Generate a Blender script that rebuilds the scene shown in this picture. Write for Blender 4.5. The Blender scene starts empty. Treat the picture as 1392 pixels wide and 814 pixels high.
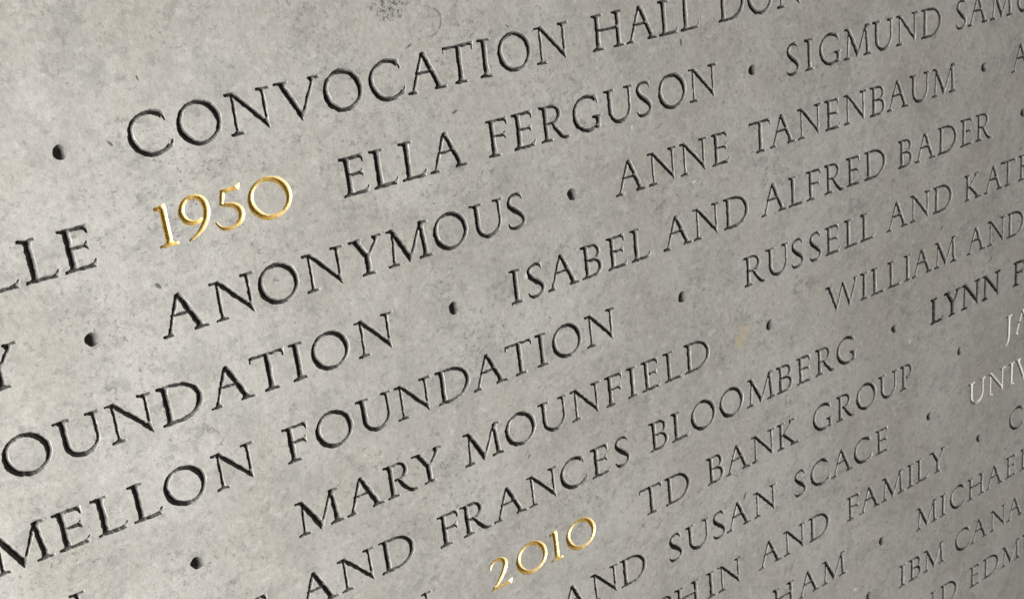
import bpy, bmesh, math, random
import numpy as np
from mathutils import Matrix, Vector
from mathutils.geometry import delaunay_2d_cdt

# ----------------------------------------------------------------- scene ---
# Wall coordinates: u to the right, v up, w out of the wall, all in letter
# heights (one capital is CAP metres tall).  World: x = u, y = -w, z = v.
CAP = 0.04
PITCH = 2.15109           # distance between two lines of writing
sc = bpy.context.scene
COL = sc.collection


def W(u, v, w=0.0):
    return Vector((u * CAP, -w * CAP, v * CAP))


# camera
cam_d = bpy.data.cameras.new("camera")
cam_d.sensor_width = 36.0
cam_d.lens = 1666.96 / 1392.0 * 36.0
cam_d.clip_start = 0.02
cam_d.clip_end = 100.0
cam = bpy.data.objects.new("camera", cam_d)
COL.objects.link(cam)
RIGHT = Vector((0.81715623, -0.56546177, -0.11184222))
DOWN = Vector((-0.28446888, -0.2268575, -0.93145753))
FWD = Vector((0.50133138, 0.79296196, -0.34623429))
m = Matrix((RIGHT, -DOWN, -FWD)).transposed().to_4x4()
m.translation = W(-10.66225166, 3.53039486, 27.4019136)
cam.matrix_world = m
cam_d.dof.use_dof = True
cam_d.dof.focus_distance = 1.30
cam_d.dof.aperture_fstop = 13.0
sc.camera = cam

# dim light that reaches the wall from all round
world = bpy.data.worlds.new("World")
sc.world = world
world.use_nodes = True
bg = world.node_tree.nodes["Background"]
bg.inputs["Color"].default_value = (1.0, 0.95, 0.88, 1)
bg.inputs["Strength"].default_value = 0.11

# the opening on the left that the daylight comes through
key_d = bpy.data.lights.new("daylight_opening", 'AREA')
key_d.shape = 'RECTANGLE'
key_d.size = 1.7
key_d.size_y = 1.6
key_d.energy = 410.0
key_d.color = (1.0, 0.99, 0.97)
key = bpy.data.objects.new("daylight_opening", key_d)
COL.objects.link(key)
key.location = (-3.2, -1.13, -0.48)
aim = Vector((0.2, 0.0, -0.40))
key.rotation_euler = (aim - key.location).to_track_quat('-Z', 'Y').to_euler()

sc.view_settings.view_transform = 'Standard'
sc.view_settings.look = 'None'
sc.view_settings.exposure = 0.0
sc.view_settings.gamma = 1.0
sc.view_settings.use_curve_mapping = False
sc.cycles.max_bounces = 6


# marks in the stone: u, v, half width, half height, turn, kind
MARKS = [
    (4.14, 0.16, 0.39, 0.34, 0, 'dark'),
    (5.07, -0.43, 0.47, 0.40, 0, 'ring'),
    (15.41, -12.38, 0.50, 0.39, 0, 'tan'),
    (18.79, -11.47, 0.43, 0.32, 0, 'grey'),
    (18.15, -11.54, 0.49, 0.37, 0, 'mottle'),
    (6.48, -8.07, 0.58, 0.51, 0, 'mottle'),
    (2.05, -4.64, 0.53, 0.49, 0, 'mottle'),
    (-2.63, -9.37, 0.32, 0.35, 0, 'shell'),
    (-3.86, 0.83, 0.21, 0.21, 0, 'grey'),
    (9.73, -3.99, 0.10, 0.08, 0, 'dark'),
    (-4.30, 0.19, 0.21, 0.22, 0, 'grey'),
    (-2.38, -10.69, 0.18, 0.20, 0, 'mottle'),
    (28.47, -13.21, 0.37, 0.24, 0, 'mottle'),
    (2.88, -15.98, 0.23, 0.23, 0, 'mottle'),
    (2.41, -12.20, 0.18, 0.17, 0, 'grey'),
    (-6.52, -11.37, 0.16, 0.19, 0, 'mottle'),
    (7.55, -6.34, 0.20, 0.17, 0, 'grey'),
    (5.61, -2.84, 0.09, 0.08, 0, 'fleck'),
    (13.55, -2.48, 0.11, 0.08, 0, 'fleck'),
    (-3.31, -1.69, 0.08, 0.08, 0, 'fleck'),
    (-2.41, -0.39, 0.08, 0.08, 0, 'fleck'),
    (3.41, -15.04, 0.09, 0.09, 0, 'fleck'),
    (6.62, -13.37, 0.10, 0.09, 0, 'fleck'),
    (15.14, -18.25, 0.14, 0.11, 0, 'fleck'),
    (4.51, -0.94, 0.13, 0.11, 0, 'fleck'),
    (7.54, -0.96, 0.07, 0.06, 0, 'fleck'),
    (-2.98, -5.14, 0.08, 0.09, 0, 'fleck'),
    (7.25, -7.88, 0.12, 0.11, 0, 'chip'),
    (11.45, -4.55, 0.08, 0.06, 0, 'chip'),
    (13.69, -6.74, 0.09, 0.07, 0, 'chip'),
    (23.80, -15.31, 0.13, 0.09, 0, 'chip'),
    (20.61, -24.63, 0.12, 0.10, 0, 'chip'),
    (29.30, -4.27, 0.13, 0.08, 0, 'chip'),
    (28.52, -13.47, 0.14, 0.09, 0, 'fleck'),
    (25.58, -11.40, 0.13, 0.09, 0, 'fleck'),
]


# ------------------------------------------------------------- materials ---
class Nodes:
    """Small helper that wires shader nodes together."""

    def __init__(self, name):
        self.mat = bpy.data.materials.new(name)
        self.mat.use_nodes = True
        self.t = self.mat.node_tree
        self.bsdf = self.t.nodes["Principled BSDF"]

    def n(self, kind, **kw):
        nd = self.t.nodes.new(kind)
        for k, v in kw.items():
            setattr(nd, k, v)
        return nd

    def put(self, sock, v):
        if isinstance(v, bpy.types.NodeSocket):
            self.t.links.new(v, sock)
        else:
            sock.default_value = v

    def math(self, op, a, b=0.0, c=None, clamp=False):
        nd = self.n('ShaderNodeMath', operation=op, use_clamp=clamp)
        self.put(nd.inputs[0], a)
        self.put(nd.inputs[1], b)
        if c is not None:
            self.put(nd.inputs[2], c)
        return nd.outputs[0]

    def noise(self, vec, scale, detail=4.0, rough=0.55, dist=0.0):
        nd = self.n('ShaderNodeTexNoise')
        self.put(nd.inputs['Vector'], vec)
        nd.inputs['Scale'].default_value = scale
        nd.inputs['Detail'].default_value = detail
        nd.inputs['Roughness'].default_value = rough
        nd.inputs['Distortion'].default_value = dist
        return nd.outputs['Fac']

    def step(self, x, lo, hi, a=0.0, b=1.0):
        nd = self.n('ShaderNodeMapRange', interpolation_type='SMOOTHSTEP')
        self.put(nd.inputs[0], x)
        nd.inputs[1].default_value = lo
        nd.inputs[2].default_value = hi
        nd.inputs[3].default_value = a
        nd.inputs[4].default_value = b
        return nd.outputs[0]

    def mix(self, f, a, b, mode='MIX'):
        nd = self.n('ShaderNodeMix', data_type='RGBA', blend_type=mode)
        self.put(nd.inputs[0], f)
        self.put(nd.inputs[6], a)
        self.put(nd.inputs[7], b)
        return nd.outputs[2]

    def mapping(self, vec, loc=(0, 0, 0), rot=(0, 0, 0), scale=(1, 1, 1)):
        nd = self.n('ShaderNodeMapping')
        self.put(nd.inputs[0], vec)
        nd.inputs[1].default_value = loc
        nd.inputs[2].default_value = rot
        nd.inputs[3].default_value = scale
        return nd.outputs[0]


def grey(v, warm=0.0):
    return (v * (1 + warm * .5), v * (1 + warm * .11), v * (1 - warm * .9), 1)


def limestone(name, marks=True):
    N = Nodes(name)
    geo = N.n('ShaderNodeNewGeometry')
    P = N.mapping(geo.outputs['Position'], scale=(1 / CAP, 1 / CAP, 1 / CAP))
    warp = N.n('ShaderNodeTexNoise')
    N.put(warp.inputs['Vector'], P)
    warp.inputs['Scale'].default_value = 1.3
    warp.inputs['Detail'].default_value = 4
    wv = N.n('ShaderNodeVectorMath', operation='MULTIPLY_ADD')
    N.put(wv.inputs[0], warp.outputs['Color'])
    wv.inputs[1].default_value = (.25, .25, .25)
    N.put(wv.inputs[2], P)
    Q = wv.outputs[0]
    cloud = N.noise(P, 0.20, 5, .6)
    blot = N.noise(Q, 0.75, 7, .66)
    mott = N.noise(N.mapping(Q, (7, 3, 1), (0, .5, 0), (1.0, 1, 1.35)), 2.0, 7, .68)
    bit = N.noise(N.mapping(Q, (2, 8, 17), (0, -.3, 0), (1.0, 1, 1.3)), 4.6, 6, .66)
    spk = N.noise(N.mapping(Q, (3, 9, 5), (0, -.6, 0), (1.0, 1, 1.2)), 6.5, 5, .66)
    pit = N.noise(N.mapping(P, (1, 4, 15)), 15, 3, .6)
    pale = N.noise(N.mapping(Q, (31, 4, 15), (0, .9, 0), (1, 1, 1.6)), 2.6, 5, .6)
    grain = N.noise(P, 42, 3, .7)
    gran = N.noise(N.mapping(P, (6, 1, 3)), 8.5, 4, .62)
    warm = N.noise(N.mapping(Q, (13, 14, 5)), 0.45, 5, .65)
    zone = N.noise(N.mapping(P, (23, 4, 55)), 0.45, 5, .65)

    c = N.mix(N.step(cloud, .35, .65), grey(.385, .085), grey(.465, .065))
    c = N.mix(N.step(warm, .46, .68, 0, .4), c, (.435, .402, .352, 1))
    zf = N.step(zone, .42, .60, .22, 1.0)
    c = N.mix(N.step(blot, .49, .63, 0, .36), c, grey(.285, .06))
    c = N.mix(N.math('MULTIPLY', N.step(mott, .535, .61, 0, .50), N.step(zone, .38, .62, .45, 1.0)), c, grey(.255, .05))
    c = N.mix(N.step(pale, .55, .68, 0, .50), c, grey(.52, .055))
    c = N.mix(N.step(bit, .585, .645, 0, .42), c, grey(.215, .055))
    c = N.mix(N.math('MULTIPLY', N.step(spk, .585, .66, 0, .60), zf), c, grey(.15, .06))
    c = N.mix(N.math('MULTIPLY', N.step(pit, .635, .69, 0, .65), zf), c, grey(.085, .06))
    pale_grain = N.noise(N.mapping(P, (9, 12, 4)), 10.0, 4, .6)  # small pale grains in the stone's own colour
    c = N.mix(N.step(pale_grain, .62, .70, 0, .45), c, grey(.58, .05))
    c = N.mix(N.step(gran, .36, .64), N.mix(1.0, c, (.94, .938, .935, 1), 'MULTIPLY'),
              N.mix(1.0, c, (1.05, 1.05, 1.048, 1), 'MULTIPLY'))
    c = N.mix(N.step(grain, .25, .75), N.mix(1.0, c, grey(.88, .0), 'MULTIPLY'),
              N.mix(1.0, c, grey(1.12, 0), 'MULTIPLY'))

    height = N.math('ADD', N.math('MULTIPLY', N.noise(P, 7, 6, .65), .8),
                    N.math('MULTIPLY', N.noise(P, 1.1, 4, .6), 2.0))
    height = N.math('SUBTRACT', height, N.math('MULTIPLY', N.math('MULTIPLY', N.step(spk, .60, .70), zf), .7))
    height = N.math('SUBTRACT', height, N.math('MULTIPLY', N.math('MULTIPLY', N.step(pit, .65, .72), zf), 1.4))

    if marks:
        sep = N.n('ShaderNodeSeparateXYZ')
        N.put(sep.inputs[0], P)
        wob = N.noise(Q, 3.4, 6, .68)
        fine = N.noise(N.mapping(P, (5, 5, 9)), 5.0, 5, .7)

        def spot(u, v, ru, rv, ang=0.0, rag=1.0):
            """1 inside a ragged patch lying at (u, v) on the wall."""
            du = N.math('SUBTRACT', sep.outputs[0], u)
            dv = N.math('SUBTRACT', sep.outputs[2], v)
            ca, sa = math.cos(ang), math.sin(ang)
            a = N.math('DIVIDE', N.math('ADD', N.math('MULTIPLY', du, ca), N.math('MULTIPLY', dv, sa)), ru)
            b = N.math('DIVIDE', N.math('SUBTRACT', N.math('MULTIPLY', dv, ca), N.math('MULTIPLY', du, sa)), rv)
            r = N.math('SQRT', N.math('ADD', N.math('MULTIPLY', a, a), N.math('MULTIPLY', b, b)))
            return N.math('ADD', r, N.math('MULTIPLY', N.math('SUBTRACT', wob, .5), rag * 3.6))

        for (u, v, ru, rv, ang, kind) in MARKS:
            r = spot(u, v, ru, rv, ang, .16 if kind == 'ring' else .55 if kind == 'shell' else 1.0)
            body = N.step(r, .55, 1.05, 1, 0)
            if kind == 'fleck':
                f = N.step(spot(u, v, ru * 1.1, rv * .42, u * 1.7 + v, 1.1), .5, 1.2, .85, 0)
                c = N.mix(f, c, grey(.09, .06))
                height = N.math('SUBTRACT', height, N.math('MULTIPLY', f, 1.2))
            elif kind == 'chip':
                f = N.step(spot(u, v, ru, rv * .7, u * 2.3, 1.0), .5, 1.2, .85, 0)
                c = N.mix(f, c, grey(.72, .05))
            elif kind == 'dark':            # open, pitted nest
                f = N.math('MULTIPLY', N.step(r, .7, 1.35, 1, 0), N.step(N.noise(P, 9.5, 5, .7), .50, .57, .10, .92))
                c = N.mix(f, c, grey(.09, .06))
                height = N.math('SUBTRACT', height, N.math('MULTIPLY', f, .8))
            elif kind == 'mottle':
                f = N.math('MULTIPLY', body, N.step(fine, .40, .64, 0, .60))
                c = N.mix(f, c, grey(.21, .06))
            elif kind == 'grey':
                f = N.math('MULTIPLY', body, N.step(fine, .36, .6, .12, .62))
                c = N.mix(f, c, grey(.24, .08))
            elif kind == 'tan':
                f = N.math('MULTIPLY', body, N.step(fine, .36, .6, .1, .75))
                c = N.mix(f, c, (.55, .44, .29, 1))
            elif kind == 'pale':
                f = N.math('MULTIPLY', body, N.step(fine, .3, .6, .1, .6))
                c = N.mix(f, c, grey(.64, .06))
            elif kind in ('ring', 'shell'):
                side = N.step(N.math('SUBTRACT', sep.outputs[0], u), -.3 * ru, .5 * ru)
                if kind == 'shell':
                    side = N.step(N.math('ADD', sep.outputs[0], sep.outputs[2]), u + v - .4 * ru, u + v + .5 * ru, .12, .9)
                line = N.math('MULTIPLY', side, N.math('MULTIPLY', N.step(N.math('ABSOLUTE', N.math('SUBTRACT', r, 1.0)), .02, .09, 1, 0),
                              N.step(fine, .40, .50, .25, .9)))
                if kind == 'shell':
                    c = N.mix(N.step(r, .7, 1.0, .16, 0), c, grey(.62, .05))
                c = N.mix(line, c, grey(.19, .06))
                height = N.math('SUBTRACT', height, N.math('MULTIPLY', line, .35))

    N.put(N.bsdf.inputs['Base Color'], c)
    N.put(N.bsdf.inputs['Roughness'], N.step(mott, .3, .7, .62, .8))
    N.bsdf.inputs['Specular IOR Level'].default_value = .35
    bump = N.n('ShaderNodeBump')
    bump.inputs['Strength'].default_value = .16
    bump.inputs['Distance'].default_value = .0022
    N.put(bump.inputs['Height'], height)
    N.put(N.bsdf.inputs['Normal'], bump.outputs[0])
    return N.mat


def cut_finish(name, colour, dirt, rough, metal=0.0, bump_mm=.0006, vary=.3):
    """Finish laid into the cut of a letter: paint or leaf over rough stone."""
    N = Nodes(name)
    geo = N.n('ShaderNodeNewGeometry')
    P = N.mapping(geo.outputs['Position'], scale=(1 / CAP, 1 / CAP, 1 / CAP))
    f = N.step(N.noise(P, 8, 5, .65), .40, .75, 0, vary)
    c = N.mix(f, colour, dirt)
    N.put(N.bsdf.inputs['Base Color'], c)
    N.bsdf.inputs['Metallic'].default_value = metal
    N.put(N.bsdf.inputs['Roughness'], N.step(N.noise(P, 14, 3), .3, .7, rough - .06, rough + .08))
    bump = N.n('ShaderNodeBump')
    bump.inputs['Strength'].default_value = .6
    bump.inputs['Distance'].default_value = bump_mm
    N.put(bump.inputs['Height'], N.noise(P, 11, 4, .6))
    N.put(N.bsdf.inputs['Normal'], bump.outputs[0])
    return N.mat


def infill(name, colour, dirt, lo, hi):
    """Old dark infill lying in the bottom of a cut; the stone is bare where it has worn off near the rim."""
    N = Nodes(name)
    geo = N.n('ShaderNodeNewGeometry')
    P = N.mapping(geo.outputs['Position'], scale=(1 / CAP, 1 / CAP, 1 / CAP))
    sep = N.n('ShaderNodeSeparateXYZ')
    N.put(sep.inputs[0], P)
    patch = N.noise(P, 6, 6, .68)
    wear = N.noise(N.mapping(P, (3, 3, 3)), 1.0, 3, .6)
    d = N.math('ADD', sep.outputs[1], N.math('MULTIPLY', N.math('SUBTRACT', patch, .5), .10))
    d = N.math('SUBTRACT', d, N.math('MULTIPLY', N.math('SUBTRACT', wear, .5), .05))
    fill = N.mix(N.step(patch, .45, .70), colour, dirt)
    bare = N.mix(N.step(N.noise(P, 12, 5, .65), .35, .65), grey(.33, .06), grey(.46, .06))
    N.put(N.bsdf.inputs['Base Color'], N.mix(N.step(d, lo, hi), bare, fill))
    N.bsdf.inputs['Roughness'].default_value = .8
    N.bsdf.inputs['Specular IOR Level'].default_value = .25
    bump = N.n('ShaderNodeBump')
    bump.inputs['Strength'].default_value = .55
    bump.inputs['Distance'].default_value = .0012
    N.put(bump.inputs['Height'], N.noise(P, 9, 5, .65))
    N.put(N.bsdf.inputs['Normal'], bump.outputs[0])
    return N.mat


# ------------------------------------------------------------ writing ----
# line, finish, then each letter with its left edge (letter heights); dots: u, v above the line
TEXT = '''
1 dot -4.428 0.525
1 name C:-2.92 O:-1.766 N:-0.529 V:0.711 O:1.967 C:3.24 A:4.301 T:5.457 I:6.522 O:7.128 N:8.36 H:10.298 A:11.506 L:12.741 L:13.567 D:15.074 O:16.279 N:17.542
2 name L:-6.642 L:-5.782 E:-4.924
2 gold 1:-2.73 9:-2.163 5:-1.32 0:-0.445
2 name E:2.086 L:2.936 L:3.798 A:4.629 F:6.477 E:7.325 R:8.242 G:9.37 U:10.51 S:11.696 O:12.533 N:13.741
2 dot 16.372 0.495
2 name S:17.863 I:18.694 G:19.356 M:20.5 U:21.895 N:23.085 D:24.391 S:26.271 A:26.915 M:28.184 U:29.624
3 name Y:-7.312
3 dot -4.724 0.518
3 name A:-3.134 N:-1.797 O:-0.604 N:0.653 Y:1.943 M:3.006 O:4.448 U:5.654 S:6.851
3 dot 9.102 0.482
3 name A:10.663 N:11.95 N:13.203 E:14.498 T:16.114 A:16.994 N:18.261 E:19.542 N:20.457 B:21.749 A:22.588 U:23.782 M:24.97
3 dot 27.91 0.523
3 name A:29.513
4 name O:-7.251 U:-6.045 N:-4.844 D:-3.594 A:-2.372 T:-1.205 I:-0.14 O:0.44 N:1.746
4 dot 4.77 0.5
4 name I:6.649 S:7.245 A:7.916 B:9.181 E:10.146 L:11.05 A:12.327 N:13.564 D:14.848 A:16.488 L:17.747 F:18.587 R:19.446 E:20.518 D:21.438 B:23.17 A:24.064 D:25.314 E:26.592 R:27.478
4 dot 30.335 0.515
5 name M:-8.066 E:-6.584 L:-5.67 L:-4.799 O:-3.955 N:-2.666 F:-0.721 O:0.173 U:1.408 N:2.587 D:3.883 A:5.041 T:6.221 I:7.27 O:7.849 N:9.102
5 dot 12.924 0.503
5 name R:15.594 U:16.595 S:17.784 S:18.642 E:19.4 L:20.358 L:21.174 A:22.539 N:23.806 D:25.084 K:26.88 A:28.047 T:29.031 H:30.147
6 name N:-7.456
6 dot -3.554 0.498
6 name M:-0.809 A:0.626 R:1.885 Y:2.776 M:4.44 O:5.882 U:7.088 N:8.297 F:9.6 I:10.476 E:11.056 L:11.977 D:12.84
6 dot 16.647 0.519
6 name W:19.373 I:21.14 L:21.696 L:22.576 I:23.473 A:23.918 M:25.159 A:27.065 N:28.325 D:29.533
7 name E:-2.676
7 name A:-1.177 N:0.09 D:1.376 F:3.276 R:4.06 A:5.15 N:6.403 C:7.616 E:8.818 S:9.758 B:11.178 L:12.092 O:12.943 O:14.206 M:15.444 B:16.865 E:17.837 R:18.779 G:19.85
7 dot 22.94 0.503
7 dark L:24.959 Y:25.756 N:26.799 N:28.066 F:30.013
8 name N:1.616
8 gold 2:4.747 0:5.692 1:6.962 0:7.584
8 name T:10.571 D:11.634 B:13.478 A:14.31 N:15.549 K:16.781 G:18.558 R:19.773 O:20.832 U:22.033 P:23.253
8 dot 26.752 0.498
8 white J:29.615 A:30.179
9 name A:7.062 N:8.332 D:9.537 S:11.618 U:12.363 S:13.588 A:14.209 N:15.512 S:17.54 C:18.352 A:19.437 C:20.657 E:21.86
9 dot 24.948 0.51
9 white U:27.306 N:28.547 I:29.903 V:30.313
10 name P:10.922 H:11.702 I:13.141 N:13.675 A:15.617 N:16.886 D:18.179 F:20.224 A:20.924 M:22.146 I:23.655 L:24.176 Y:24.988
10 dot 28.062 0.515
10 name C:30.077
11 name H:16.226 A:17.51 M:18.78
11 dot 22.133 0.49
11 name M:24.17 I:25.656 C:26.278 H:27.397 A:28.608 E:29.933 L:30.928
12 dot 21.352 0.512
12 name I:23.168 B:23.751 M:24.645 C:26.658 A:27.668 N:28.944 A:30.094
13 name N:24.327 D:25.743 E:27.649 D:28.567 M:29.811 U:31.286
'''


# --------------------------------------------------------------- letters ---
# Every glyph is a set of overlapping outlines in letter heights; their union
# is the mouth of the cut.
def catmull(pts, k=7):
    pts = [np.array(p, float) for p in pts]
    P = [2 * pts[0] - pts[1]] + pts + [2 * pts[-1] - pts[-2]]
    out = []
    for i in range(1, len(P) - 2):
        for j in range(k):
            t = j / k
            a, b, c, d = P[i - 1], P[i], P[i + 1], P[i + 2]
            out.append(.5 * (2 * b + (c - a) * t + (2 * a - 5 * b + 4 * c - d) * t * t + (3 * b - a - 3 * c + d) * t ** 3))
    out.append(pts[-1])
    return out


def stroke(pts):
    """Outline of a line of (x, y, width)."""
    P = np.array(pts, float)
    T = np.gradient(P[:, :2], axis=0)
    T /= np.linalg.norm(T, axis=1)[:, None]
    Nn = np.stack([-T[:, 1], T[:, 0]], 1) * P[:, 2:3] * .5
    return [tuple(q) for q in P[:, :2] + Nn] + [tuple(q) for q in (P[:, :2] - Nn)[::-1]]


def curve(pts):
    return stroke(catmull(pts))


def line(x0, y0, x1, y1, w):
    return stroke([(x0, y0, w), (x1, y1, w)])


def ring(cx, cy, rx, ry, thick, thin, phi, a0, a1, n=40):
    o, i = [], []
    for k in range(n + 1):
        a = math.radians(a0 + (a1 - a0) * k / n)
        t = thin + (thick - thin) * math.cos(a - math.radians(phi)) ** 2
        x, y = math.cos(a), math.sin(a)
        o.append((cx + rx * x, cy + ry * y))
        i.append((cx + (rx - t) * x, cy + (ry - t) * y))
    return o + i[::-1]


def bowl(x0, yt, yb, xr, xc, thick, thin, x0b=None):
    x0b = x0 if x0b is None else x0b
    cy, ry = (yt + yb) / 2, (yt - yb) / 2
    o, i = [(x0, yt)], [(x0, yt - thin)]
    for k in range(25):
        a = math.radians(90 - 180 * k / 24)
        o.append((xc + (xr - xc) * math.cos(a), cy + ry * math.sin(a)))
        i.append((xc + (xr - xc - thick) * math.cos(a), cy + (ry - thin) * math.sin(a)))
    o.append((x0b, yb))
    i.append((x0b, yb + thin))
    return o + i[::-1]


def serif(y, d, xl, xr, sl, sr, h=.13):
    t = .052
    return [(xl, y), (xr, y), (xr - .004, y + d * t), (sr + .3 * (xr - sr), y + d * .066), (sr + .06 * (xr - sr), y + d * .095),
            (sr, y + d * h), (sl, y + d * h), (sl - .06 * (sl - xl), y + d * .095), (sl - .3 * (sl - xl), y + d * .066),
            (xl + .004, y + d * t)]


def rect(x0, y0, x1, y1):
    return [(x0, y0), (x1, y0), (x1, y1), (x0, y1)]


def stem(x0, x1, bot=None, top=None, y0=0.0, y1=1.0):
    r = [rect(x0, y0 + .01, x1, y1 - .01)]
    if bot:
        r.append(serif(y0, 1, bot[0], bot[1], x0, x1))
    if top:
        r.append(serif(y1, -1, top[0], top[1], x0, x1))
    return r


def arm_top(x):
    return [(.2, 1), (x, 1), (x + .003, .80), (x - .042, .805), (x - .07, .89), (x - .12, .925), (.2, .925)]


ARM_MID = [(.2, .505), (.52, .505), (.57, .475), (.59, .44), (.625, .44), (.62, .63), (.587, .63), (.567, .595), (.52, .572), (.2, .572)]
ARM_LOW = [(.2, 0), (.69, 0), (.75, .175), (.713, .182), (.66, .112), (.58, .082), (.2, .075)]
C_TOP = [(.78, .985), (.895, .95), (.935, .73), (.898, .722), (.85, .83), (.75, .90)]
C_LOW = [(.80, .02), (.985, .10), (1.03, .26), (.99, .265), (.94, .175), (.84, .10)]


def glyph(ch):
    G = []
    if ch == 'I':
        G = stem(.125, .275, (0, .405), (0, .405))
    elif ch in 'EF':
        G = stem(.122, .272, (0, .415 if ch == 'F' else .36), (0, .36))
        G += [arm_top(.672 if ch == 'E' else .688), ARM_MID]
        if ch == 'E':
            G.append(ARM_LOW)
    elif ch == 'L':
        G = stem(.125, .28, (0, .38), (0, .405)) + [ARM_LOW]
    elif ch == 'H':
        G = stem(.13, .28, (0, .41), (0, .405)) + stem(.86, 1.01, (.735, 1.14), (.73, 1.14)) + [rect(.2, .515, .95, .588)]
    elif ch == 'A':
        G = [[(.115, .02), (.195, .02), (.535, .85), (.892, .02), (1.052, .02), (.64, .975), (.58, 1.012), (.488, .985)],
             rect(.28, .452, .76, .52), serif(0, 1, 0, .29, .169, .24), serif(0, 1, .787, 1.172, .845, 1.005)]
    elif ch == 'B':
        G = stem(.122, .272, (0, .36), (0, .36)) + [bowl(.2, 1.0, .495, .715, .42, .13, .072), bowl(.2, .566, 0, .765, .43, .145, .075)]
    elif ch == 'P':
        G = stem(.122, .272, (0, .40), (0, .36)) + [bowl(.2, 1.0, .425, .68, .38, .135, .07, .31)]
    elif ch == 'R':
        G = stem(.122, .272, (0, .40), (0, .36)) + [bowl(.2, 1.0, .46, .742, .42, .135, .07),
             curve([(.40, .52, .08), (.50, .36, .12), (.62, .20, .135), (.74, .075, .13), (.85, .012, .09), (.985, .012, .04)])]
    elif ch == 'D':
        G = stem(.122, .272, (0, .36), (0, .36)) + [bowl(.2, 1.0, 0, 1.09, .47, .155, .078)]
    elif ch == 'O':
        G = [ring(.545, .5, .545, .528, .165, .085, 207, -4, 184), ring(.545, .5, .545, .528, .165, .085, 207, 176, 364)]
    elif ch == 'C':
        G = [ring(.56, .5, .56, .528, .16, .085, 205, 50, 316), C_TOP, C_LOW]
    elif ch == 'G':
        G = [ring(.56, .5, .56, .528, .16, .085, 205, 50, 318), C_TOP, [(.815, .36), (.968, .36), (.97, .05), (.80, .0)],
             serif(.39, -1, .69, 1.02, .815, .968, .12)]
    elif ch == 'J':
        G = [curve([(.225, .98, .15), (.225, .5, .15), (.222, .12, .145), (.195, -.07, .12), (.12, -.20, .08), (0, -.29, .03)]),
             serif(1, -1, .05, .42, .15, .30)]
    elif ch == 'K':
        G = stem(.115, .265, (0, .365), (0, .385)) + [line(.2, .43, .745, .95, .078), serif(1, -1, .598, .90, .59, .70),
             [(.25, .515), (.36, .60), (.955, .02), (.775, .02)], serif(0, 1, .63, 1.07, .665, .845)]
    elif ch == 'M':
        G = [line(.177, .02, .247, .95, .075), serif(0, 1, 0, .354, .15, .225),
             [(.14, .99), (.30, 1.005), (.745, .17), (.662, -.012), (.625, .02)],
             [(.04, .995), (.22, 1.0), (.26, .88), (.18, .925), (.12, .942), (.045, .948)],
             line(.672, .06, 1.085, .96, .078), [(1.03, .99), (1.155, 1.03), (1.238, .02), (1.088, .02)],
             serif(0, 1, .95, 1.357, 1.082, 1.232),
             [(1.10, 1.02), (1.31, 1.0), (1.315, .95), (1.22, .935), (1.17, .87), (1.08, .9)]]
    elif ch == 'N':
        G = [rect(.143, .02, .218, .95), serif(0, 1, 0, .345, .143, .218), [(.11, .99), (.25, 1.018), (.985, .18), (1.005, -.015)],
             [(0, .995), (.2, 1.0), (.24, .9), (.15, .932), (.005, .95)], rect(.917, .10, .995, .98),
             serif(1, -1, .79, 1.15, .917, .995)]
    elif ch == 'S':
        G = [curve([(.49, .90, .07), (.42, .955, .085), (.32, .965, .085), (.17, .92, .095), (.085, .80, .12), (.115, .66, .15), (.265, .515, .172),
                    (.43, .385, .165), (.52, .25, .13), (.49, .115, .105), (.375, .035, .09), (.21, .018, .085), (.08, .06, .075), (.01, .175, .04)]),
             [(.38, 1.0), (.50, .97), (.535, .795), (.50, .795), (.455, .885), (.38, .925)]]
    elif ch == 'T':
        G = stem(.397, .547, (.27, .675), None, 0, .97) + [rect(.04, .928, .92, 1.0),
             [(0, .99), (.13, 1.0), (.13, .935), (.055, .92), (.045, .85), (.005, .85)],
             [(.80, 1.0), (.945, 1.0), (.922, .815), (.884, .82), (.868, .9), (.8, .935)]]
    elif ch == 'U':
        w = lambda a: .15 + (.08 - .15) * (a - 180) / 180
        o, i = [(.133, .97)], [(.283, .97)]
        for k in range(31):
            a = 180 + 180 * k / 30
            x, y = math.cos(math.radians(a)), math.sin(math.radians(a))
            o.append((.553 + .42 * x, .40 + .42 * y))
            i.append((.553 + (.42 - w(a)) * x, .40 + (.42 - w(a)) * y))
        o.append((.973, .97))
        i.append((.893, .97))
        G = [o + i[::-1], serif(1, -1, 0, .41, .133, .283), serif(1, -1, .745, 1.078, .893, .973)]
    elif ch == 'V':
        G = [[(.11, .98), (.275, .98), (.665, .19), (.63, -.012), (.60, -.012)], line(.625, .08, 1.055, .96, .08),
             serif(1, -1, 0, .385, .16, .33), serif(1, -1, .90, 1.215, .95, 1.04)]
    elif ch == 'W':
        G = [[(.105, .98), (.26, .98), (.575, .17), (.538, -.012), (.505, -.012)], line(.54, .07, .862, .95, .075),
             [(.80, .95), (.885, 1.012), (.945, .95), (1.255, .17), (1.215, -.012), (1.18, -.012)], line(1.215, .07, 1.55, .96, .078),
             serif(1, -1, 0, .355, .152, .305), serif(1, -1, 1.41, 1.67, 1.455, 1.54)]
    elif ch == 'Y':
        G = [[(.115, .98), (.28, .98), (.575, .53), (.565, .02), (.415, .02), (.415, .49)], line(.52, .47, .865, .96, .08),
             serif(0, 1, .30, .675, .415, .565), serif(1, -1, 0, .40, .19, .36), serif(1, -1, .70, 1.0, .735, .83)]
    elif ch == '1':
        G = [rect(.155, .02, .305, .96), serif(0, 1, 0, .44, .155, .305), [(.02, .955), (.30, 1.012), (.305, .85), (.16, .83), (.12, .885), (.025, .895)]]
    elif ch == '0':
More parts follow.
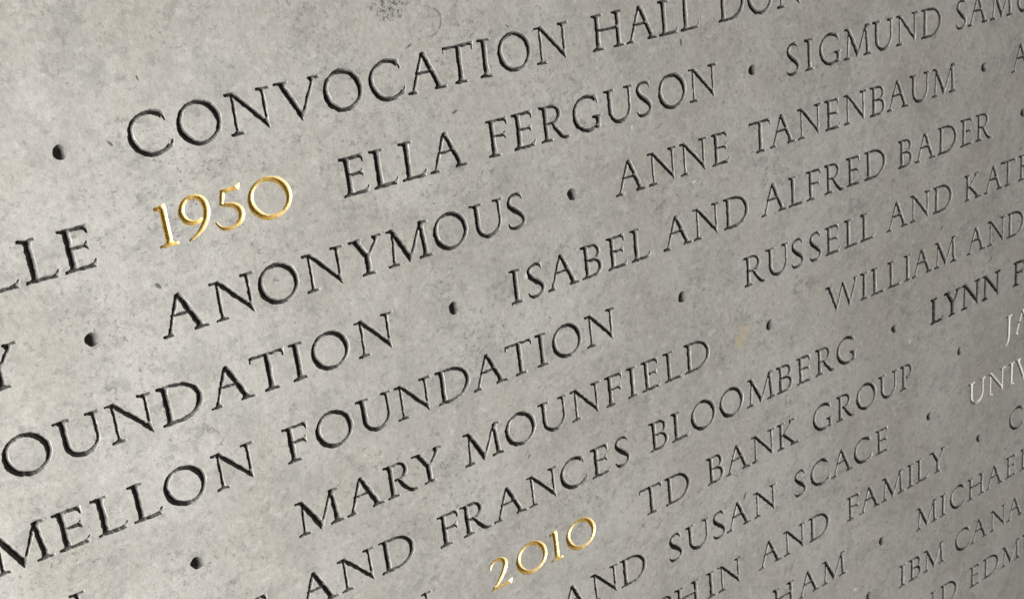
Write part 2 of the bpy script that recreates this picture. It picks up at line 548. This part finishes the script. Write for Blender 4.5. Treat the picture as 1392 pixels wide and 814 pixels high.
        G = [ring(.57, .5, .57, .528, .165, .085, 207, -4, 184), ring(.57, .5, .57, .528, .165, .085, 207, 176, 364)]
    elif ch == '9':
        G = [curve([(.55, .44, .04), (.43, .39, .085), (.30, .395, .105), (.15, .48, .135), (.075, .66, .145), (.13, .86, .11), (.27, .985, .085), (.40, 1.0, .092)]),
             curve([(.24, .968, .085), (.30, .992, .085), (.44, 1.0, .095), (.59, .92, .135), (.675, .74, .155), (.66, .50, .15), (.54, .27, .125), (.36, .10, .085), (.14, -.01, .03)])]
    elif ch == '5':
        G = [[(.24, .90), (.255, .985), (.62, .992), (.755, 1.04), (.70, .905), (.60, .90)], [(.25, .98), (.345, .93), (.275, .66), (.172, .63)],
             curve([(.19, .64, .05), (.38, .60, .09), (.56, .53, .13), (.665, .36, .155), (.62, .17, .135), (.46, .06, .09), (.27, .035, .08), (.12, .09, .065), (.0, .25, .03)])]
    elif ch == '2':
        G = [curve([(.015, .73, .035), (.08, .87, .07), (.22, .955, .09), (.40, .95, .105), (.545, .83, .145), (.555, .66, .155), (.44, .44, .135), (.24, .20, .10), (.02, .03, .06)]),
             [(-.045, 0), (.69, 0), (.755, .15), (.715, .16), (.65, .095), (.2, .088), (.06, .08)]]
    return G


def ccw(P):
    a = sum(p[0] * q[1] - q[0] * p[1] for p, q in zip(P, list(P[1:]) + list(P[:1])))
    return P if a > 0 else P[::-1]


def union_loops(polys):
    """Boundary loops of the union of some outlines."""
    V, F = [], []
    for p in polys:
        p = ccw(p)
        F.append(list(range(len(V), len(V) + len(p))))
        V += [Vector(q) for q in p]
    v, e, f, _, _, of = delaunay_2d_cdt(V, [], F, 1, 1e-5)
    f = [t for t, o in zip(f, of) if o]
    cnt = {}
    for t in f:
        for a, b in zip(t, t[1:] + t[:1]):
            cnt[(a, b)] = 1
    nxt = {}
    for (a, b) in cnt:
        if (b, a) not in cnt:
            nxt.setdefault(a, []).append(b)
    loops = []
    while nxt:
        s = next(iter(nxt))
        lp, cur = [], s
        while True:
            lp.append(cur)
            b = nxt[cur].pop()
            if not nxt[cur]:
                del nxt[cur]
            cur = b
            if cur == s or cur not in nxt:
                break
        if len(lp) > 2:
            loops.append(np.array([v[i][:2] for i in lp]))
    return loops


def resample(P, step):
    """Even points along a loop, corners kept."""
    n = len(P)
    d = np.roll(P, -1, 0) - P
    keep = np.linalg.norm(d, axis=1) > 1e-4
    P = P[keep]
    n = len(P)
    d = np.roll(P, -1, 0) - P
    L = np.linalg.norm(d, axis=1)
    t = d / L[:, None]
    turn = np.abs(np.arctan2(np.roll(t, 1, 0)[:, 0] * t[:, 1] - np.roll(t, 1, 0)[:, 1] * t[:, 0], (np.roll(t, 1, 0) * t).sum(1)))
    cor = [i for i in range(n) if turn[i] > .45]
    if not cor:
        cor = [0]
    out = []
    for a, b in zip(cor, cor[1:] + [cor[0] + n]):
        idx = [i % n for i in range(a, b + 1)]
        if len(idx) < 2:
            continue
        seg = P[idx]
        l = np.concatenate([[0], np.cumsum(np.linalg.norm(np.diff(seg, axis=0), axis=1))])
        k = max(1, int(round(l[-1] / step)))
        for s in np.linspace(0, l[-1], k, endpoint=False):
            out.append((np.interp(s, l, seg[:, 0]), np.interp(s, l, seg[:, 1])))
    return np.array(out)


def dist_to_loops(Q, loops):
    best = np.full(len(Q), 1e9)
    for P in loops:
        A, B = P, np.roll(P, -1, 0)
        d = B - A
        t = ((Q[:, None] - A[None]) * d[None]).sum(2) / (d * d).sum(1)[None]
        t = t.clip(0, 1)
        c = A[None] + t[..., None] * d[None]
        best = np.minimum(best, np.linalg.norm(Q[:, None] - c, axis=2).min(1))
    return best


def inside(Q, loops):
    r = np.zeros(len(Q), int)
    for P in loops:
        A, B = P, np.roll(P, -1, 0)
        y = Q[:, None, 1]
        c = (A[None, :, 1] > y) != (B[None, :, 1] > y)
        with np.errstate(divide='ignore', invalid='ignore'):
            x = A[None, :, 0] + (y - A[None, :, 1]) * (B - A)[None, :, 0] / (B - A)[None, :, 1]
        r += (c & (Q[:, None, 0] < x)).sum(1)
    return r % 2 == 1


def cdt(points, loops_idx):
    E = [(a, b) for lp in loops_idx for a, b in zip(lp, lp[1:] + lp[:1])]
    return delaunay_2d_cdt([Vector(p) for p in points], E, [], 0, 1e-7)


GLYPHS = {}


def cut_letter(ch, rng, step=.019, bold=.012, rough=.007):
    """(loops, points, depth, triangles) of one V-cut letter in letter heights."""
    if (ch, step) not in GLYPHS:
        GLYPHS[ch, step] = [resample(l, step) for l in union_loops(glyph(ch))]
    loops = []
    for P in GLYPHS[ch, step]:                     # the hand of the carver: edges wander a little
        n = len(P)
        d = np.roll(P, -1, 0) - np.roll(P, 1, 0)
        nr = np.stack([d[:, 1], -d[:, 0]], 1)
        nr /= np.linalg.norm(nr, axis=1)[:, None] + 1e-9
        k = rng.normal(0, 1, n)
        sm = (np.roll(k, 1) + 2 * k + np.roll(k, -1)) / 4
        sl = np.convolve(np.concatenate([k, k, k]), np.ones(9) / 9, 'same')[n:2 * n]
        loops.append(P + nr * (bold + rough * sm + rough * 1.3 * sl)[:, None])
    pts = np.concatenate(loops)
    idx, o = [], 0
    for P in loops:
        idx.append(list(range(o, o + len(P))))
        o += len(P)
    v, e, f, *_ = cdt(pts, idx)
    v = np.array([q[:2] for q in v])
    T = np.array(f)
    A, B, C = v[T[:, 0]], v[T[:, 1]], v[T[:, 2]]
    T = T[inside((A + B + C) / 3, loops)]
    A, B, C = v[T[:, 0]], v[T[:, 1]], v[T[:, 2]]
    D = 2 * (A[:, 0] * (B[:, 1] - C[:, 1]) + B[:, 0] * (C[:, 1] - A[:, 1]) + C[:, 0] * (A[:, 1] - B[:, 1]))
    D[np.abs(D) < 1e-9] = 1e-9
    a2, b2, c2 = (A * A).sum(1), (B * B).sum(1), (C * C).sum(1)
    cx = (a2 * (B[:, 1] - C[:, 1]) + b2 * (C[:, 1] - A[:, 1]) + c2 * (A[:, 1] - B[:, 1])) / D
    cy = (a2 * (C[:, 0] - B[:, 0]) + b2 * (A[:, 0] - C[:, 0]) + c2 * (B[:, 0] - A[:, 0])) / D
    M = np.stack([cx, cy], 1)
    M = M[inside(M, loops)]
    dm = dist_to_loops(M, loops)
    M, dm = M[dm > .012], dm[dm > .012]
    keep = []
    for i in np.argsort(-dm):                  # thin out, deepest first
        if not keep or np.linalg.norm(M[keep] - M[i], axis=1).min() > .010:
            keep.append(i)
    M = M[keep]
    pts2 = np.concatenate([pts, M])
    v, e, f, *_ = cdt(pts2, idx)
    v = np.array([q[:2] for q in v])
    T = np.array(f)
    T = T[inside(v[T].mean(1), loops)]
    dep = np.zeros(len(v))
    dep[len(pts):] = dist_to_loops(v[len(pts):], loops)
    # ridge vertices only: a triangle lying wholly on the rim gets no depth, that is fine in the tips
    return loops, v, dep, T


# ------------------------------------------------------------ the wall ----
rng = np.random.default_rng(7)
HAND = {'white': dict(step=.012, bold=.010, rough=.003), 'gold': dict(step=.012, bold=.012, rough=.003), 'dark': dict(bold=.014, rough=.010)}   # how each kind was cut
SLOPE = 1.5               # depth of a cut over its half width
STONE = limestone("limestone")
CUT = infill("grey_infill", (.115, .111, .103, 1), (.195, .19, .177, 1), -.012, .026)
DISH = infill("grey_infill_in_dots", (.115, .111, .103, 1), (.195, .19, .177, 1), -.04, .01)
DARK = infill("black_infill", (.035, .034, .031, 1), (.08, .078, .07, 1), -.06, .0)
WHITE = cut_finish("bare_white_cut", (.52, .51, .48, 1), (.40, .39, .365, 1), .8, 0.0, .0002)
GOLD = cut_finish("gold_leaf", (.86, .70, .34, 1), (.66, .49, .21, 1), .55, .5, .0004, .5)



def mesh_object(name, verts, faces, mat, parent=None, smooth=False):
    me = bpy.data.meshes.new(name)
    me.from_pydata([tuple(q) for q in verts], [], [tuple(int(i) for i in f) for f in faces])
    me.materials.append(mat)
    if smooth:
        me.polygons.foreach_set('use_smooth', [True] * len(me.polygons))
        me.set_sharp_from_angle(angle=math.radians(38))
    ob = bpy.data.objects.new(name, me)
    COL.objects.link(ob)
    ob.parent = parent
    return ob


def empty(name, parent, u, v, label=None):
    ob = bpy.data.objects.new(name, None)
    ob.empty_display_size = .01
    COL.objects.link(ob)
    ob.parent = parent
    ob.location = W(u, v)
    if label:
        ob['label'] = label
    return ob


rim = []                   # every loop that is cut out of the wall face, in letter heights
pieces = []                # (kind, origin u, v, list of letters) waiting for the wall to exist
for row in TEXT.strip().splitlines():
    w_ = row.split()
    base = -int(w_[0]) * PITCH
    if w_[1] == 'dot':
        u, v = float(w_[2]), base + float(w_[3])
        n = 28
        k = rng.normal(0, .009, n) + .008 * np.cos(np.arange(n) * 4 * math.pi / n + rng.uniform(0, 6))
        r = rng.normal(.172, .006) + (np.roll(k, 1) + k + np.roll(k, -1)) / 2
        ang = np.arange(n) * 2 * math.pi / n
        lp = np.stack([u + r * np.cos(ang), v + r * np.sin(ang)], 1)
        rim.append([tuple(q) for q in lp])
        V = [(q[0] - u, q[1] - v, 0) for q in lp]
        F = []
        deep, bend = rng.uniform(.14, .175), rng.uniform(1.7, 2.4)
        for j in range(1, 8):                          # a drilled, dished point
            t = 1 - j / 8
            dz = deep * (1 - t ** bend)
            V += [((q[0] - u) * t, (q[1] - v) * t, -dz) for q in lp]
            o = (j - 1) * n
            F += [(o + i, o + (i + 1) % n, o + n + (i + 1) % n, o + n + i) for i in range(n)]
        V.append((0, 0, -deep - .002))
        o = 7 * n
        F += [(o + i, o + (i + 1) % n, o + n) for i in range(n)]
        pieces.append(('dot', u, v, [(V, F)]))
        continue
    letters = []
    for q in w_[2:]:
        ch, x = q.split(':')
        u = float(x)
        loops, pv, dep, T = cut_letter(ch, rng, **HAND.get(w_[1], {}))
        off = np.array([u, base])
        rim += [[tuple(q) for q in lp + off] for lp in loops]
        V = [(p[0], p[1], -d * SLOPE) for p, d in zip(pv, dep)]
        letters.append((u, V, T))
    pieces.append((w_[1], letters[0][0], base, letters))

# front face: one sheet with every cut left open
U0, U1, V0, V1 = -34.0, 62.0, 22.0, -58.0
outer = [(U0, V1), (U1, V1), (U1, V0), (U0, V0)]
pts, faces = [], []
for lp in [outer] + rim:
    lp = ccw(lp)
    faces.append(list(range(len(pts), len(pts) + len(lp))))
    pts += [Vector((float(q[0]), float(q[1]))) for q in lp]
v, e, f, _, _, of = delaunay_2d_cdt(pts, [], faces, 1, 1e-7)
T = np.array(f)
mid = np.array([q[:2] for q in v])[T].mean(1)
hole = np.zeros(len(T), int)
for lp in rim:                                 # a triangle inside an odd number of loops is an open cut
    lp = np.array(lp)
    lo, hi = lp.min(0), lp.max(0)
    near = np.nonzero(((mid > lo) & (mid < hi)).all(1))[0]
    hole[near] += inside(mid[near], [lp])
front = T[hole % 2 == 0]
WV = [W(q[0], q[1]) for q in v]
nb = len(WV)
TH = 7.5
WV += [W(U0, V1), W(U1, V1), W(U1, V0), W(U0, V0), W(U0, V1, -TH), W(U1, V1, -TH), W(U1, V0, -TH), W(U0, V0, -TH)]
WF = [tuple(int(i) for i in t) for t in front]
WF += [(nb, nb + 4, nb + 5, nb + 1), (nb + 1, nb + 5, nb + 6, nb + 2), (nb + 2, nb + 6, nb + 7, nb + 3),
       (nb + 3, nb + 7, nb + 4, nb), (nb + 7, nb + 6, nb + 5, nb + 4)]
wall = mesh_object("inscribed_panel", WV, WF, STONE)
wall['label'] = "pale grey mottled limestone panel carved with slanting rows of Roman capitals and two gilded years"
wall['category'] = "stone panel"

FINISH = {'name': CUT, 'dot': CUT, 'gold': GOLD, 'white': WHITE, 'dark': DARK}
LABEL = {'dark': "name whose letters are filled almost black"}
white_labels = ["two white letters at the edge, above the longer white word",
                "start of a word whose letters are bright white instead of grey"]
years = ["gilded year 1950 cut in the wall", "gilded year 2010 cut in the wall"]
for kind, u, v, letters in pieces:
    if kind == 'dot':
        V, F = letters[0]
        ob = mesh_object("separator_dot", [W(*q) for q in V], F, DISH, wall, True)
        ob.location = W(u, v)
        continue
    if kind == 'gold':
        root = empty("gilded_year", wall, u, v, years.pop(0))
    else:
        root = empty("engraved_name", wall, u, v, white_labels.pop(0) if kind == 'white' else LABEL.get(kind))
    for lu, V, T in letters:
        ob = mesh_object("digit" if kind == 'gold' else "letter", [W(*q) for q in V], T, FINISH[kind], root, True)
        ob.location = W(lu - u, 0)
